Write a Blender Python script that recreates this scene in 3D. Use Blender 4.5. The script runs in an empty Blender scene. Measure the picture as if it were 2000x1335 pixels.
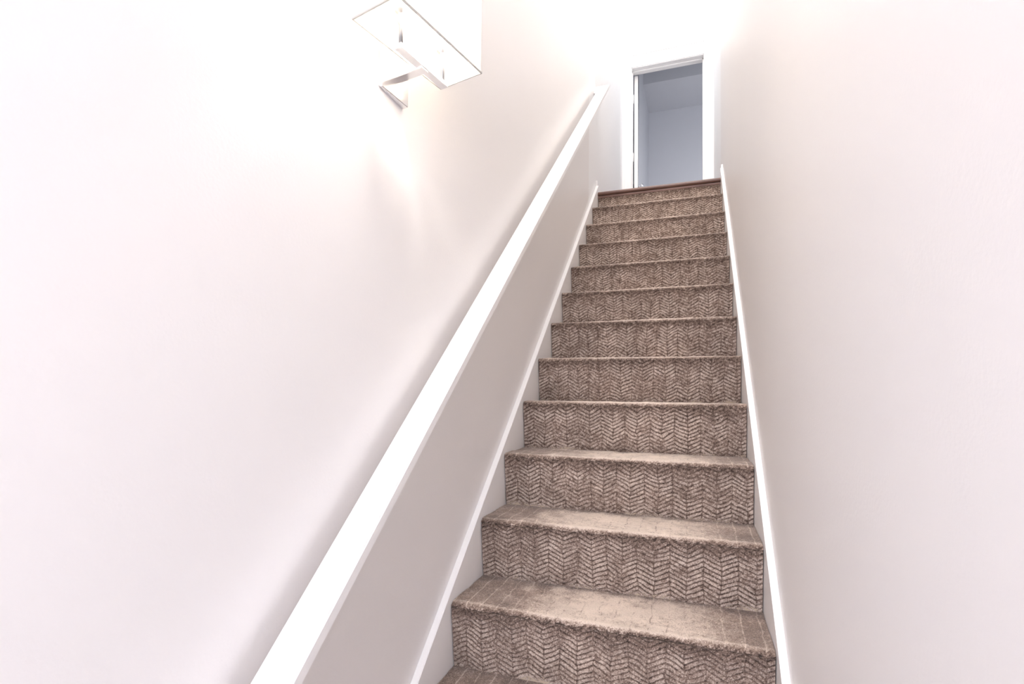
import bpy, bmesh, math, random
import numpy as np
from mathutils import Matrix, Vector
S = bpy.context.scene
COL = S.collection
rng = np.random.default_rng(7)

# ------------------------------------------------------------------ camera
CX, CY, CZ = 0.65228, -1.14126, 0.78348
YAW, PITCH, ROLL, F, SV = 0.33655, 0.03195, 0.01061, 1005.235, 71.4
W, G, R, O = 0.83767, 0.21532, 0.19, 0.0204          # stair width, going, rise, nosing overhang
cy, sy, cp, sp, cr, sr = math.cos(YAW), math.sin(YAW), math.cos(PITCH), math.sin(PITCH), math.cos(ROLL), math.sin(ROLL)
fw = Vector((-sy*cp, cy*cp, sp)); rt = Vector((cy, sy, 0)); up = rt.cross(fw)
r2 = cr*rt + sr*up; u2 = -sr*rt + cr*up
cd = bpy.data.cameras.new('camera'); cam = bpy.data.objects.new('camera', cd); COL.objects.link(cam)
cam.matrix_world = Matrix(((r2.x, u2.x, -fw.x, CX), (r2.y, u2.y, -fw.y, CY), (r2.z, u2.z, -fw.z, CZ), (0, 0, 0, 1)))
cd.sensor_width = 36; cd.lens = F/2000*36; cd.shift_y = SV/2000; cd.clip_start = 0.01
S.camera = cam

# ------------------------------------------------------------------ light and exposure
S.view_settings.view_transform = 'Standard'; S.view_settings.look = 'None'
S.view_settings.gamma = 1; S.view_settings.use_curve_mapping = False
S.view_settings.exposure = 0.57
wd = bpy.data.worlds.new('world'); S.world = wd; wd.use_nodes = True
wd.node_tree.nodes['Background'].inputs[0].default_value = (0.8, 0.86, 1, 1)
wd.node_tree.nodes['Background'].inputs[1].default_value = 0.5

def area(name, loc, target, sx, sy_, power, col):
    l = bpy.data.lights.new(name, 'AREA'); l.shape = 'RECTANGLE'; l.size = sx; l.size_y = sy_
    l.energy = power; l.color = col
    o = bpy.data.objects.new(name, l); COL.objects.link(o); o.location = loc
    o.rotation_euler = (Vector(target)-Vector(loc)).to_track_quat('-Z', 'Y').to_euler()
    return o
area('fill_light_behind', (0.5, -3.1, 1.1), (0.42, 0, 1.0), 2.0, 2.0, 97, (0.86, 0.88, 1.0))  # added cool fill behind the camera; the back wall has no window
area('stairwell_ceiling_light', (0.42, 0.6, 5.15), (0.42, 0.65, 0), 0.6, 1.8, 49, (1.0, 0.92, 0.84))
area('landing_ceiling_light', (0.42, 3.2, 5.15), (0.42, 3.3, 0), 0.7, 1.1, 11, (0.93, 0.955, 1.0))
area('far_room_fill', (1.6, 4.6, 3.2), (0.7, 6.1, 3.4), 0.6, 1.2, 11.5, (0.94, 0.96, 1.0))  # added fill to brighten the far room
SCONCE_W = 6.0

# ------------------------------------------------------------------ materials
def mat(name, col, rough=0.5, metal=0.0, noise=0.0, nscale=8.0, bump=0.0, bscale=120.0, spec=0.5):
    m = bpy.data.materials.new(name); m.use_nodes = True
    nt = m.node_tree; b = nt.nodes['Principled BSDF']
    b.inputs['Base Color'].default_value = (*col, 1); b.inputs['Roughness'].default_value = rough
    b.inputs['Metallic'].default_value = metal; b.inputs['Specular IOR Level'].default_value = spec
    tc = nt.nodes.new('ShaderNodeTexCoord')
    if noise:
        n = nt.nodes.new('ShaderNodeTexNoise'); n.inputs['Scale'].default_value = nscale; n.inputs['Detail'].default_value = 4
        nt.links.new(tc.outputs['Object'], n.inputs['Vector'])
        mx = nt.nodes.new('ShaderNodeMix'); mx.data_type = 'RGBA'
        mx.inputs['A'].default_value = (*[c*(1-noise) for c in col], 1); mx.inputs['B'].default_value = (*[min(1, c*(1+noise)) for c in col], 1)
        nt.links.new(n.outputs['Fac'], mx.inputs['Factor']); nt.links.new(mx.outputs['Result'], b.inputs['Base Color'])
    if bump:
        n2 = nt.nodes.new('ShaderNodeTexNoise'); n2.inputs['Scale'].default_value = bscale; n2.inputs['Detail'].default_value = 3
        nt.links.new(tc.outputs['Object'], n2.inputs['Vector'])
        bp = nt.nodes.new('ShaderNodeBump'); bp.inputs['Strength'].default_value = bump; bp.inputs['Distance'].default_value = 0.002
        nt.links.new(n2.outputs['Fac'], bp.inputs['Height']); nt.links.new(bp.outputs['Normal'], b.inputs['Normal'])
    return m
M_WALL = mat('stair_wall_paint', (0.865, 0.845, 0.838), 0.42, noise=0.012, nscale=2.5, bump=0.12, bscale=160, spec=0.4)
M_LAND = mat('landing_wall_lit', (0.93, 0.93, 0.935), 0.5, noise=0.01, bump=0.08, bscale=160)  # whiter than the stair walls; the landing's brighter light is put into the colour
M_TRIM = mat('white_gloss_trim', (0.93, 0.92, 0.915), 0.3, noise=0.01, nscale=20, bump=0.05, bscale=40)
M_CEIL = mat('ceiling_paint', (0.86, 0.86, 0.86), 0.8, noise=0.01, bump=0.1)
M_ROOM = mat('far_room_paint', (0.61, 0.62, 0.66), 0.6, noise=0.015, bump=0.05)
M_CHROME = mat('brushed_chrome', (0.82, 0.82, 0.84), 0.25, 1.0, noise=0.03, nscale=60)
M_NICKEL = mat('satin_nickel', (0.18, 0.18, 0.19), 0.4, 1.0, noise=0.03, nscale=60)
M_RIM = mat('grey_shade_rim', (0.5, 0.49, 0.47), 0.5, 0.0, noise=0.03, nscale=60)
M_DARK = mat('dark_metal', (0.05, 0.05, 0.055), 0.4, 0.6, noise=0.05, nscale=60)
M_SUB = mat('stair_subframe', (0.5, 0.4, 0.3), 0.8, noise=0.1)

def wood(name, c1, c2):
    m = bpy.data.materials.new(name); m.use_nodes = True; nt = m.node_tree; b = nt.nodes['Principled BSDF']
    tc = nt.nodes.new('ShaderNodeTexCoord'); mp = nt.nodes.new('ShaderNodeMapping'); mp.inputs['Scale'].default_value = (2, 30, 30)
    n = nt.nodes.new('ShaderNodeTexNoise'); n.inputs['Scale'].default_value = 3; n.inputs['Detail'].default_value = 6
    cr_ = nt.nodes.new('ShaderNodeValToRGB'); cr_.color_ramp.elements[0].color = (*c1, 1); cr_.color_ramp.elements[1].color = (*c2, 1)
    cr_.color_ramp.elements[0].position = 0.3; cr_.color_ramp.elements[1].position = 0.7
    nt.links.new(tc.outputs['Object'], mp.inputs['Vector']); nt.links.new(mp.outputs['Vector'], n.inputs['Vector'])
    nt.links.new(n.outputs['Fac'], cr_.inputs['Fac']); nt.links.new(cr_.outputs['Color'], b.inputs['Base Color'])
    b.inputs['Roughness'].default_value = 0.35
    return m
M_WOOD = wood('oak_floor', (0.10, 0.048, 0.036), (0.21, 0.115, 0.085))

def carpet_mat(name, deep, mid, light):
    """fibre colour from the pile height attribute plus tuft noise, worn patches and fine bump"""
    m = bpy.data.materials.new(name); m.use_nodes = True; nt = m.node_tree; N = nt.nodes; L = nt.links
    b = N['Principled BSDF']; b.inputs['Roughness'].default_value = 0.95; b.inputs['Specular IOR Level'].default_value = 0.12
    b.inputs['Sheen Weight'].default_value = 0.25; b.inputs['Sheen Roughness'].default_value = 0.6
    at = N.new('ShaderNodeAttribute'); at.attribute_name = 'pile'
    tc = N.new('ShaderNodeTexCoord')
    n = N.new('ShaderNodeTexNoise'); n.inputs['Scale'].default_value = 420; n.inputs['Detail'].default_value = 2
    L.new(tc.outputs['Object'], n.inputs['Vector'])
    a1 = N.new('ShaderNodeMath'); a1.operation = 'MULTIPLY_ADD'; a1.inputs[1].default_value = 0.9; a1.inputs[2].default_value = -0.45
    L.new(n.outputs['Fac'], a1.inputs[0])
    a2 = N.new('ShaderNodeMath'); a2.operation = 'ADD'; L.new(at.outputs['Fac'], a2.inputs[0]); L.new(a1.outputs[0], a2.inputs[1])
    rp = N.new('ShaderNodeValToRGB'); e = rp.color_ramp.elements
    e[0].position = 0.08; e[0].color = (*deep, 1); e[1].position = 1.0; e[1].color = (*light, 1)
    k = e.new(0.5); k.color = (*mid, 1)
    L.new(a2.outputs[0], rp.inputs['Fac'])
    n2 = N.new('ShaderNodeTexNoise'); n2.inputs['Scale'].default_value = 9; n2.inputs['Detail'].default_value = 3
    L.new(tc.outputs['Object'], n2.inputs['Vector'])
    mr = N.new('ShaderNodeMapRange'); mr.inputs['From Min'].default_value = 0.3; mr.inputs['From Max'].default_value = 0.7
    mr.inputs['To Min'].default_value = 0.86; mr.inputs['To Max'].default_value = 1.1
    L.new(n2.outputs['Fac'], mr.inputs['Value'])
    mu = N.new('ShaderNodeVectorMath'); mu.operation = 'SCALE'
    L.new(rp.outputs['Color'], mu.inputs[0]); L.new(mr.outputs['Result'], mu.inputs['Scale'])
    L.new(mu.outputs['Vector'], b.inputs['Base Color'])
    bp = N.new('ShaderNodeBump'); bp.inputs['Strength'].default_value = 0.5; bp.inputs['Distance'].default_value = 0.002
    L.new(n.outputs['Fac'], bp.inputs['Height']); L.new(bp.outputs['Normal'], b.inputs['Normal'])
    return m
M_CARPET = carpet_mat('herringbone_carpet', (0.042, 0.026, 0.019), (0.215, 0.150, 0.118), (0.66, 0.55, 0.465))

# ------------------------------------------------------------------ helpers
def link(name, me, m=None, parent=None):
    o = bpy.data.objects.new(name, me); COL.objects.link(o)
    if m: me.materials.append(m)
    if parent: o.parent = parent
    return o
def bm_obj(name, bm, m=None, parent=None, smooth=False):
    me = bpy.data.meshes.new(name); bmesh.ops.recalc_face_normals(bm, faces=bm.faces); bm.to_mesh(me); bm.free()
    if smooth:
        for p in me.polygons: p.use_smooth = True
    return link(name, me, m, parent)
def add_box(bm, x0, x1, y0, y1, z0, z1, bev=0.0):
    r = bmesh.ops.create_cube(bm, size=1)
    for v in r['verts']:
        v.co = Vector((x0+(v.co.x+.5)*(x1-x0), y0+(v.co.y+.5)*(y1-y0), z0+(v.co.z+.5)*(z1-z0)))
    if bev:
        ed = list({e for v in r['verts'] for e in v.link_edges})
        bmesh.ops.bevel(bm, geom=ed, offset=bev, segments=2, affect='EDGES', profile=0.7)
def box(name, x0, x1, y0, y1, z0, z1, m, parent=None, bev=0.0):
    bm = bmesh.new(); add_box(bm, x0, x1, y0, y1, z0, z1, bev); return bm_obj(name, bm, m, parent)
def struct(o): o['kind'] = 'structure'; return o
def prism_x(name, poly, x0, x1, m, parent=None, bev=0.0):
    """polygon in y,z extruded along x"""
    bm = bmesh.new()
    a = [bm.verts.new((x0, y, z)) for y, z in poly]; c = [bm.verts.new((x1, y, z)) for y, z in poly]
    bm.faces.new(a); bm.faces.new(c[::-1]); n = len(poly)
    for i in range(n): bm.faces.new((a[i], a[(i+1) % n], c[(i+1) % n], c[i]))
    if bev: bmesh.ops.bevel(bm, geom=bm.edges[:], offset=bev, segments=2, affect='EDGES')
    return bm_obj(name, bm, m, parent)
def lathe(name, pts, origin, axis, m, parent=None, n=24):
    """pts (radius, distance along axis)"""
    bm = bmesh.new(); q = Vector((0, 0, 1)).rotation_difference(Vector(axis)); rings = []
    for r, d in pts:
        rings.append([bm.verts.new(Vector(origin)+q @ Vector((r*math.cos(2*math.pi*i/n), r*math.sin(2*math.pi*i/n), d))) for i in range(n)])
    for a, c in zip(rings, rings[1:]):
        for i in range(n): bm.faces.new((a[i], a[(i+1) % n], c[(i+1) % n], c[i]))
    bm.faces.new(rings[0][::-1]); bm.faces.new(rings[-1])
    return bm_obj(name, bm, m, parent, smooth=True)
def tag(o, label, cat, group=None):
    o['label'] = label; o['category'] = cat
    if group: o['group'] = group
    return o
def thing(name, label, cat, loc):
    o = bpy.data.objects.new(name, None); COL.objects.link(o); o.location = loc; o.empty_display_size = 0.1
    return tag(o, label, cat)

XL, XR = -0.020, W+0.018           # wall faces
NT = 12                            # top riser number
ZL = NT*R                          # landing level 2.28
YE = 4.15                          # wall with the door
ZC = 5.20                          # ceiling
ZF = -3*R                          # lower floor
YB = -3.3
YLJ, YRJ = 2.34, 2.93

# ------------------------------------------------------------------ the setting
struct(box('wall_left', XL-0.12, XL, YB, YLJ, ZF-0.1, ZC, M_WALL))
struct(box('wall_right', XR, XR+0.12, YB, YRJ, ZF-0.1, ZC, M_WALL))
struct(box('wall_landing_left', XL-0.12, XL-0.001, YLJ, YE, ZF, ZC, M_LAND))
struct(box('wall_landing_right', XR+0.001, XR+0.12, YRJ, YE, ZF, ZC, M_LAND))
struct(box('ceiling', XL-0.12, XR+0.12, YB, YE+0.12, ZC, ZC+0.1, M_CEIL))
struct(box('floor', XL-0.12, XR+0.12, YB, -2*G-0.02, ZF-0.1, ZF, M_WOOD))
struct(box('floor_landing', XL, XR, NT*G+0.05, YE+0.0, ZL-0.03, ZL, M_WOOD))
# end wall with the door opening
DX0, DX1, DZ = 0.071, 0.763, 4.147
bm = bmesh.new()
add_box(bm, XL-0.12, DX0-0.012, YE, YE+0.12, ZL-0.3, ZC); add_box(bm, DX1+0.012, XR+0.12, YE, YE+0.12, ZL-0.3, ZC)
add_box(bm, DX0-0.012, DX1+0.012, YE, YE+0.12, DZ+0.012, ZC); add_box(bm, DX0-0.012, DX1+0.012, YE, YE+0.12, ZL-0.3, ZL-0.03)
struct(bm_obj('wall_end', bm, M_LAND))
struct(box('wall_back', XL-0.12, XR+0.12, YB-0.1, YB, ZF-0.1, ZC, M_WALL))

# room beyond the door
RY1, RSF, RZS, RZC = 6.12, 5.42, 4.72, 4.87
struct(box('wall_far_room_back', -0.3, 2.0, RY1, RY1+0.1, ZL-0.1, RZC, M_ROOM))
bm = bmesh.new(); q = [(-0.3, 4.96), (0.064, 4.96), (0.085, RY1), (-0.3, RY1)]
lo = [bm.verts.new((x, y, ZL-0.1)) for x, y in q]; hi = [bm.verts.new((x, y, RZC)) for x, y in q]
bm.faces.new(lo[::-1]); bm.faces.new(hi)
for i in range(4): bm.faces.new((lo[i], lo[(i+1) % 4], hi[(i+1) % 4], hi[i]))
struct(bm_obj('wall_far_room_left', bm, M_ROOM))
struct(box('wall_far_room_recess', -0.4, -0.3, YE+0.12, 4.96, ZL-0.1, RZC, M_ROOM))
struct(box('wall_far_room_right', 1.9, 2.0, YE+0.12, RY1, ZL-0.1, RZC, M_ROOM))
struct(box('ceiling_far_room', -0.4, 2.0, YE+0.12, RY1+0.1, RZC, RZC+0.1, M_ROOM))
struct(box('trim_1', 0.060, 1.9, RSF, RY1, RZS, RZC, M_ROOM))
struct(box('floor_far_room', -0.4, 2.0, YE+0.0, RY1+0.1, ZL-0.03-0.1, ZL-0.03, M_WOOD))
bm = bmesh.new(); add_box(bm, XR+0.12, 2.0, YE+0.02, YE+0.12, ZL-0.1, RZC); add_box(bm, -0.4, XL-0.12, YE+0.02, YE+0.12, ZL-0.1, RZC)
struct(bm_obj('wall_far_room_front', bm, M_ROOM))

# ------------------------------------------------------------------ sloping skirting boards
def off(h): return h
SLOPE = R/G
def slant(y, h): return y*SLOPE+h
def skirt(name, x0, x1, htop, y0, y1, zflat):
    # sloping board that turns level over the landing
    yb = (zflat-htop)/SLOPE
    poly = [(y0, slant(y0, -0.32)), (y1, ZL-0.32), (y1, zflat), (yb, zflat), (y0, slant(y0, htop))]
    return struct(prism_x(name, poly, x0, x1, M_TRIM, bev=0.0015))
skirt('baseboard_left', XL, 0.0, 0.030, -2*G, 2.62, ZL+0.06)
skirt('baseboard_right', W, XR+0.0, 0.038, -2*G, 2.66, ZL+0.085)
struct(box('baseboard_landing_left', XL-0.001, XL+0.012, 2.62, YE, ZL, ZL+0.10, M_TRIM, bev=0.003))
struct(box('baseboard_landing_right', XR-0.012, XR+0.001, 2.66, YE, ZL, ZL+0.12, M_TRIM, bev=0.003))

# ------------------------------------------------------------------ staircase
stairs = thing('staircase', 'straight flight of stairs in taupe herringbone carpet between two white walls', 'staircase', (W/2, 0, 0))
def P0(o):  # parent keeping the world place
    o.parent = stairs; o.location = (-W/2, 0, 0); return o
def smooth_noise(ny, nx, k):
    a = rng.standard_normal((ny//k+3, nx//k+3))
    yi = np.arange(ny)/k; xi = np.arange(nx)/k; y0 = yi.astype(int); x0 = xi.astype(int); fy = (yi-y0)[:, None]; fx = (xi-x0)[None]
    fy = fy*fy*(3-2*fy); fx = fx*fx*(3-2*fx)
    return (a[y0][:, x0]*(1-fy)*(1-fx)+a[y0+1][:, x0]*fy*(1-fx)+a[y0][:, x0+1]*(1-fy)*fx+a[y0+1][:, x0+1]*fy*fx)
CWD, ROW = 0.0455, 0.0138
def grid_mesh(name, path, s0, res, x0, x1, is_tread, seed):
    """path: dense list of (y, z) from bottom / front; surface displaced along its normal by the pile"""
    path = np.array(path); d = np.r_[0, np.cumsum(np.hypot(*np.diff(path, axis=0).T))]
    ns = max(3, int(d[-1]/res)); nx = int((x1-x0)/res)
    s = np.linspace(0, d[-1], ns); py = np.interp(s, d, path[:, 0]); pz = np.interp(s, d, path[:, 1])
    ty = np.gradient(py); tz = np.gradient(pz); l = np.hypot(ty, tz); nyv = -tz/l; nzv = ty/l       # outward (towards -y / +z)
    x = np.linspace(x0, x1, nx)
    X, Sg = np.meshgrid(x, s+s0)
    Xw = X+0.0022*smooth_noise(ns, nx, max(4, int(.03/res)))
    Sw = Sg+0.0020*smooth_noise(ns, nx, max(4, int(.03/res)))
    col = Xw/CWD+seed*0.0; ci = np.floor(col); cf = col-ci
    tri = np.where(ci % 2 == 0, cf, 1-cf)
    ph = (Sw-tri*CWD*0.52)/ROW; pf = np.abs((ph-np.floor(ph))-0.5)*2                                # 0 in the rib centre, 1 in the groove
    rib = 1-np.clip((pf-0.52)/0.42, 0, 1)**1.2
    seam = np.minimum(cf, 1-cf)*CWD; seamg = np.clip(seam/0.0026, 0, 1)
    n1 = smooth_noise(ns, nx, 1)*0.5+smooth_noise(ns, nx, 2)*0.5
    n2 = smooth_noise(ns, nx, max(3, int(.012/res))); n3 = smooth_noise(ns, nx, max(5, int(.045/res)))
    u = np.clip((X-0.0)/W, 0, 1)
    if is_tread:
        # fading where the riser pattern rolls over the nosing; foot-worn, flattened pile in the middle of the tread
        front = np.exp(-(s/0.010)**2)[:, None]
        worn = np.exp(-((u-0.55+0.02*n3)/0.30)**4)*np.clip(1-front*0.6, 0, 1)*(1-np.exp(-((d[-1]-s)/0.03)**2))[:, None]
        pile = 0.47+0.13*n1+0.06*n2*(0.5+worn)+0.07*n3 + front*(0.28*(rib-0.5)-0.16+0.16*n1)
        pile += 0.50*worn*(1-front)+0.20*np.exp(-((s-0.021)/0.007)**2)[:, None]  # plus a highlight painted along the roll top, where pile catches overhead light
        sm = (1-seamg)
        pile += sm*(0.40*(1-worn)-0.42*worn*(smooth_noise(ns, nx, 5) > -0.1))*(1-front)*0.8
        h = 0.0006*n1+0.0007*n2*(0.4+front)+0.0012*rib*front+0.0009*n3
    else:
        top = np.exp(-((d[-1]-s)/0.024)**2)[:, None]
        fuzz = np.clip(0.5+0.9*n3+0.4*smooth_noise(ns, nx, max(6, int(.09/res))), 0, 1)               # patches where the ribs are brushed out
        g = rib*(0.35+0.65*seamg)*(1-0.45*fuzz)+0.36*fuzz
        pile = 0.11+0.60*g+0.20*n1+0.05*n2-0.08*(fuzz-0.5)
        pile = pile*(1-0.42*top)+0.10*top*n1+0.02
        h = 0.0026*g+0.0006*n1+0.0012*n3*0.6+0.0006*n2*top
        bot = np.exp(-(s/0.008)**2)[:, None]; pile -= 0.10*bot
    Y = py[:, None]+nyv[:, None]*h; Z = pz[:, None]+nzv[:, None]*h
    V = np.stack([X, Y, Z], -1).reshape(-1, 3)
    idx = np.arange(ns*nx).reshape(ns, nx)
    Fq = np.stack([idx[:-1, :-1], idx[:-1, 1:], idx[1:, 1:], idx[1:, :-1]], -1).reshape(-1, 4)
    me = bpy.data.meshes.new(name); me.vertices.add(len(V)); me.vertices.foreach_set('co', V.ravel().astype(np.float32))
    me.loops.add(Fq.size); me.loops.foreach_set('vertex_index', Fq.ravel().astype(np.int32))
    me.polygons.add(len(Fq)); me.polygons.foreach_set('loop_start', np.arange(0, Fq.size, 4, dtype=np.int32))
    me.polygons.foreach_set('use_smooth', np.ones(len(Fq), dtype=bool))
    me.update(calc_edges=True)
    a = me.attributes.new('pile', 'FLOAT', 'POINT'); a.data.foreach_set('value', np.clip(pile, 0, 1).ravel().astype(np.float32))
    return me
def step(k):
    res = 0.0017 if k <= 2 else 0.0022 if k <= 5 else 0.0030 if k <= 9 else 0.0034
    if k < 0: res = 0.008
    e = bpy.data.objects.new('step', None); COL.objects.link(e); P0(e); e.empty_display_size = 0.05
    yn, zt = k*G, k*R; rr = 0.014
    zb = zt-R+0.002
    if k < NT:
        rp = [(yn+O+0.004, zb-0.006), (yn+O, zb+0.012), (yn+0.006, zt-0.060), (yn+0.0015, zt-0.040), (yn+0.000, zt-rr)]
        tp = [(yn+rr*(1-math.cos(t)), zt-rr+rr*math.sin(t)) for t in np.linspace(0, math.pi/2, 14)]
        tp += [(yn+0.05, zt+0.0005), (yn+0.12, zt-0.001), (yn+G+O+0.004, zt)]
        core = [(yn+O+0.008, zb-0.1), (yn+0.012, zt-0.03), (yn+0.014, zt-0.010), (yn+G+O+0.006, zt-0.010), (yn+G+O+0.006, zb-0.1)]
    else:
        rp = [(yn+O+0.004, zb-0.006), (yn+O, zb+0.012), (yn+O-0.004, zt-0.045)]
        tp = None
        core = [(yn+O+0.008, zb-0.1), (yn+O+0.008, zt-0.045), (yn+0.1, zt-0.045), (yn+0.1, zb-0.1)]
    s0 = k*0.05
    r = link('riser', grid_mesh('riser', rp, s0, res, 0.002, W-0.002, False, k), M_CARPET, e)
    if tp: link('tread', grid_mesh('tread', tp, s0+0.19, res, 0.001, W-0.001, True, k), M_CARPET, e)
    prism_x('step_core', core, 0.004, W-0.004, M_SUB, e)
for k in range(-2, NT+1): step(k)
# wooden landing nosing with a thin moulding below
yn = NT*G
pts = [(yn+0.06, ZL-0.026)] + [(yn+0.013*(1-math.sin(t))-0.0, ZL-0.013-0.013*math.cos(t)) for t in np.linspace(0, math.pi, 9)] + [(yn+0.06, ZL)]
n_ = prism_x('landing_nosing', pts, 0.0, W, M_WOOD); P0(n_); n_['label'] = 'brown wooden nosing at the top of the stairs'
m_ = prism_x('nosing_moulding', [(yn+0.026, ZL-0.048), (yn+0.012, ZL-0.044), (yn+0.010, ZL-0.030), (yn+0.026, ZL-0.0262)], 0.0, W, M_WOOD); P0(m_)

# ------------------------------------------------------------------ handrail
rail = thing('handrail', 'long flat white painted handrail sloping up the left wall', 'handrail', (0.05, 1.0, 1.67))
def RP(o): o.parent = rail; o.matrix_parent_inverse = Matrix.Translation((-0.05, -1.0, -1.67)); return o
X0, X1, HT = 0.012, 0.085, 0.792
ca, sa = math.cos(math.atan(SLOPE)), math.sin(math.atan(SLOPE)); TH = 0.024
def rail_bar(name, x0, x1, ya, yb, h=HT, th=TH, bev=0.003):
    tz = th/ca
    poly = [(ya, slant(ya, h)), (yb, slant(yb, h)), (yb, slant(yb, h)-tz), (ya, slant(ya, h)-tz)]
    return RP(prism_x(name, poly, x0, x1, M_TRIM, bev=bev))
rail_bar('rail_board', X0, X1, -1.0, 2.565)
rail_bar('end_return', XL, X0+0.002, 2.505, 2.565)
for yb_ in (-0.55, 1.10, 2.2):
    zc_ = slant(yb_, HT)-TH/ca
    b_ = RP(box('bracket', X0+0.028, X0+0.044, yb_-0.03, yb_+0.0, zc_-0.05, zc_-0.012, M_TRIM, bev=0.004))
    bm = bmesh.new()
    path = [Vector((XL, yb_-0.015, zc_-0.085)), Vector((XL+0.03, yb_-0.015, zc_-0.085)), Vector((X0+0.036, yb_-0.015, zc_-0.06)), Vector((X0+0.036, yb_-0.015, zc_-0.03))]
    n = 10; rings = []
    for i, p in enumerate(path):
        t = (path[min(i+1, 3)]-path[max(i-1, 0)]).normalized(); u = Vector((0, 1, 0)); v = t.cross(u)
        rings.append([bm.verts.new(p+0.007*(math.cos(2*math.pi*j/n)*u+math.sin(2*math.pi*j/n)*v)) for j in range(n)])
    for a, c in zip(rings, rings[1:]):
        for j in range(n): bm.faces.new((a[j], a[(j+1) % n], c[(j+1) % n], c[j]))
    bm.faces.new(rings[0][::-1]); bm.faces.new(rings[-1])
    RP(bm_obj('bracket_arm', bm, M_TRIM, smooth=True))
    RP(lathe('bracket_rose', [(0.028, 0), (0.028, 0.004), (0.012, 0.010)], (XL, yb_-0.015, zc_-0.085), (1, 0, 0), M_TRIM))

# ------------------------------------------------------------------ door and its frame
door = struct(bpy.data.objects.new('door_1', None)); COL.objects.link(door)
HY = YE+0.125
ang = math.radians(6.2)
dm = Matrix.Translation((DX0+0.013, HY, 0)) @ Matrix.Rotation(ang, 4, 'Z')
bm = bmesh.new(); add_box(bm, 0, 0.036, 0, 0.67, ZL+0.01, DZ-0.008, 0.0015)
leaf = bm_obj('door_leaf', bm, M_TRIM); leaf.parent = door; leaf.matrix_local = dm
for z0, z1 in ((ZL+0.22, ZL+0.85), (ZL+1.02, DZ-0.16)):     # raised panels on the room side of the leaf
    bm = bmesh.new(); add_box(bm, 0.036, 0.0385, 0.12, 0.55, z0, z1, 0.001); p_ = bm_obj('door_panel', bm, M_TRIM, leaf)
lathe('door_knob', [(0.030, 0), (0.030, 0.005), (0.012, 0.009), (0.0095, 0.030), (0.014, 0.038), (0.026, 0.045), (0.030, 0.056), (0.026, 0.066), (0.014, 0.071)],
      (0.036, 0.61, ZL+0.93), (1, 0, 0), M_CHROME, leaf)
for hz, m_h in ((DZ-0.255, M_TRIM), (3.275, M_TRIM), (2.945, M_DARK)):
    h_ = lathe('hinge', [(0.0075, -0.045), (0.0075, 0.045)], (DX0+0.002, HY-0.006, hz), (0, 0, 1), m_h, door, 12)
    bm = bmesh.new(); add_box(bm, DX0-0.001, DX0+0.0015, HY-0.040, HY-0.006, hz-0.044, hz+0.044, 0); bm_obj('hinge_leaf', bm, m_h, h_)
# jambs, stops, casing
fr = struct(bpy.data.objects.new('trim_2', None)); COL.objects.link(fr)
box('jamb', DX0-0.012, DX0, YE-0.002, YE+0.122, ZL, DZ+0.012, M_TRIM, fr); box('jamb', DX1, DX1+0.012, YE-0.002, YE+0.122, ZL, DZ+0.012, M_TRIM, fr)
box('head_jamb', DX0-0.012, DX1+0.012, YE-0.002, YE+0.122, DZ, DZ+0.012, M_TRIM, fr)
box('door_stop', DX1-0.010, DX1, YE+0.05, YE+0.085, ZL, DZ, M_TRIM, fr); box('door_stop', DX0, DX0+0.006, YE+0.05, YE+0.085, ZL, DZ, M_TRIM, fr)
box('door_stop', DX0, DX1, YE+0.05, YE+0.085, DZ-0.012, DZ, M_TRIM, fr)
CWs = 0.094
def casing(name, prof, a, b, horiz):
    bm = bmesh.new()
    if not horiz: 
        for x0, x1, t in prof: add_box(bm, x0, x1, YE-t, YE, a, b, 0.002)
    else:
        for z0, z1, t in prof: add_box(bm, a, b, YE-t, YE, z0, z1, 0.002)
    return bm_obj(name, bm, M_TRIM, fr)
casing('casing', [(DX1+0.004, DX1+0.062, 0.011), (DX1+0.060, DX1+0.078, 0.015), (DX1+0.076, XR, 0.020)], ZL, DZ+0.145, False)
casing('casing', [(DX0-0.060, DX0-0.004, 0.011), (DX0-0.078, DX0-0.058, 0.015), (XL-0.001, DX0-0.076, 0.020)], ZL, DZ+0.145, False)
casing('head_casing', [(DZ+0.006, DZ+0.030, 0.009), (DZ+0.028, DZ+0.085, 0.012), (DZ+0.083, DZ+0.125, 0.016), (DZ+0.123, DZ+0.146, 0.022)], DX0-0.002, DX1+0.002, True)

# ------------------------------------------------------------------ wall sconce
sc = thing('wall_sconce', 'lit box shade wall lamp with two candle holders on a chrome arm', 'wall lamp', (XL, -0.1, 1.55))
def SP(o): o.parent = sc; o.matrix_parent_inverse = Matrix.Translation((-XL, 0.1, -1.55)); return o
rot = math.radians(-10)
def local(ox, oy, oz=0): return Matrix.Translation((ox, oy, oz)) @ Matrix.Rotation(rot, 4, 'Z')
# chrome back plate, its front turned slightly with the arm
bm = bmesh.new(); zs = (1.482, 1.625); q = [(XL, -0.160), (XL, -0.057), (-0.002, -0.060), (-0.012, -0.158)]
lo = [bm.verts.new((x, y, zs[0])) for x, y in q]; hi = [bm.verts.new((x, y, zs[1])) for x, y in q]
bm.faces.new(lo[::-1]); bm.faces.new(hi)
for i in range(4): bm.faces.new((lo[i], lo[(i+1) % 4], hi[(i+1) % 4], hi[i]))
bmesh.ops.bevel(bm, geom=bm.edges[:], offset=0.0015, segments=2, affect='EDGES')
SP(bm_obj('back_plate', bm, M_CHROME))
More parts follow.
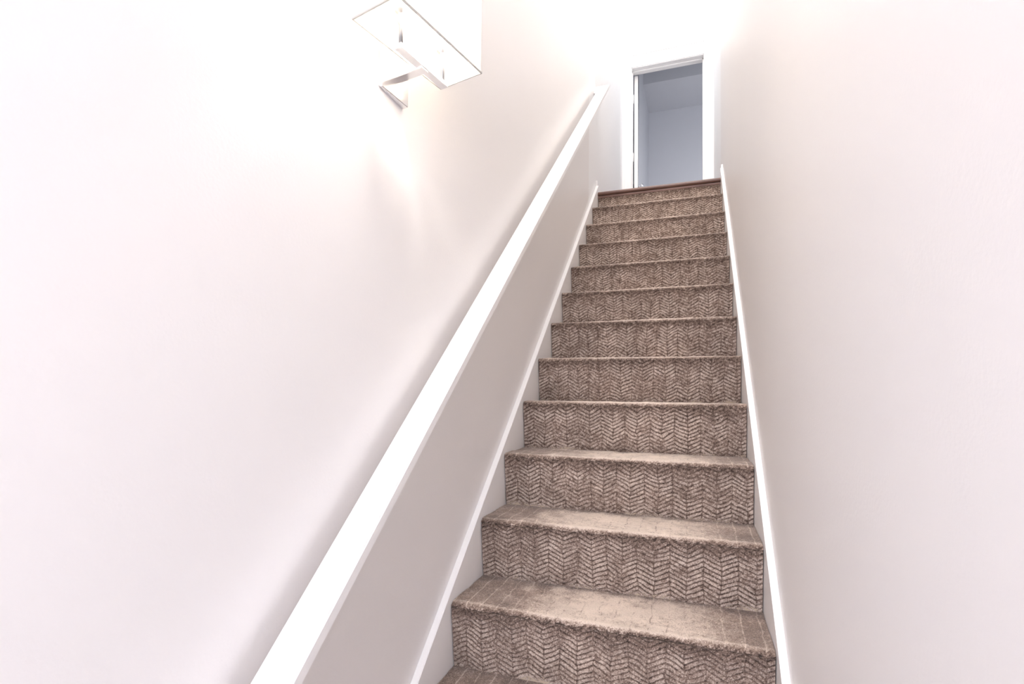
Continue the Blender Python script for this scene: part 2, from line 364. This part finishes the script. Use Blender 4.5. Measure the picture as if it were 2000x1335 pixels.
# frame of the shade: x = away from the wall, y = along it ; origin = wall-side near corner
SH = Matrix.Translation((-0.002, -0.278, 1.548)) @ Matrix.Rotation(math.radians(-12.5), 4, 'Z')
SWX, SLY, SHT = 0.122, 0.278, 0.23
M_SHADE = bpy.data.materials.new('linen_shade'); M_SHADE.use_nodes = True; nt = M_SHADE.node_tree
b = nt.nodes['Principled BSDF']; b.inputs['Base Color'].default_value = (0.92, 0.90, 0.86, 1); b.inputs['Roughness'].default_value = 0.9
tr = nt.nodes.new('ShaderNodeBsdfTranslucent'); tr.inputs['Color'].default_value = (0.95, 0.91, 0.85, 1)
mx = nt.nodes.new('ShaderNodeMixShader'); mx.inputs[0].default_value = 0.55
wv = nt.nodes.new('ShaderNodeTexNoise'); wv.inputs['Scale'].default_value = 500
bp = nt.nodes.new('ShaderNodeBump'); bp.inputs['Strength'].default_value = 0.2; bp.inputs['Distance'].default_value = 0.001
nt.links.new(wv.outputs['Fac'], bp.inputs['Height']); nt.links.new(bp.outputs['Normal'], b.inputs['Normal'])
nt.links.new(b.outputs[0], mx.inputs[1]); nt.links.new(tr.outputs[0], mx.inputs[2]); nt.links.new(mx.outputs[0], nt.nodes['Material Output'].inputs[0])
bm = bmesh.new(); t = 0.0015
for (x0, x1, y0, y1) in ((0, t, 0, SLY), (SWX-t, SWX, 0, SLY), (t, SWX-t, 0, t), (t, SWX-t, SLY-t, SLY)): add_box(bm, x0, x1, y0, y1, 0, SHT)
sh = SP(bm_obj('lamp_shade', bm, M_SHADE)); sh.matrix_basis = SH
w = 0.0025
for zz in (0.0, SHT-0.004):
    bm = bmesh.new()
    for (x0, x1, y0, y1) in ((-w, 0, -w, SLY+w), (SWX, SWX+w, -w, SLY+w), (0, SWX, -w, 0), (0, SWX, SLY, SLY+w)): add_box(bm, x0, x1, y0, y1, zz, zz+0.004)
    bm_obj('shade_rim', bm, M_RIM, sh)
# arm, cross bar, sockets, bulbs
AM = Matrix.Translation((0.0, -0.098, 1.540)) @ Matrix.Rotation(rot, 4, 'Z')
bm = bmesh.new(); add_box(bm, -0.008, 0.073, -0.011, 0.011, -0.010, 0.004, 0.0015); a_ = SP(bm_obj('arm', bm, M_CHROME)); a_.matrix_basis = AM
bm = bmesh.new(); add_box(bm, 0.055, 0.075, -0.085, 0.085, -0.006, 0.004, 0.0015); a_ = SP(bm_obj('cross_bar', bm, M_CHROME)); a_.matrix_basis = AM
M_BULB = bpy.data.materials.new('lit_bulb'); M_BULB.use_nodes = True
b = M_BULB.node_tree.nodes['Principled BSDF']; b.inputs['Emission Color'].default_value = (1, 0.9, 0.78, 1); b.inputs['Emission Strength'].default_value = 20
for yy in (-0.075, 0.075):
    so = SP(lathe('candle_socket', [(0.005, 0.0), (0.005, 0.048), (0.009, 0.054), (0.009, 0.060), (0.006, 0.066), (0.007, 0.074), (0.0145, 0.078), (0.0145, 0.084), (0.012, 0.086), (0.012, 0.100)], (0.065, yy, 0.002), (0, 0, 1), M_NICKEL)); so.matrix_basis = AM
    bu = SP(lathe('light_bulb', [(0.008, 0), (0.012, 0.008), (0.017, 0.022), (0.014, 0.040), (0.005, 0.058), (0.001, 0.062)], (0.065, yy, 0.102), (0, 0, 1), M_BULB)); bu.matrix_basis = AM
    l = bpy.data.lights.new('bulb_light', 'POINT'); l.energy = SCONCE_W; l.color = (1, 0.94, 0.87); l.shadow_soft_size = 0.02
    o = bpy.data.objects.new('bulb_light', l); COL.objects.link(o); o.matrix_world = AM @ Matrix.Translation((0.092, yy, 0.13))
    # the lamp sits beside the bulb glass
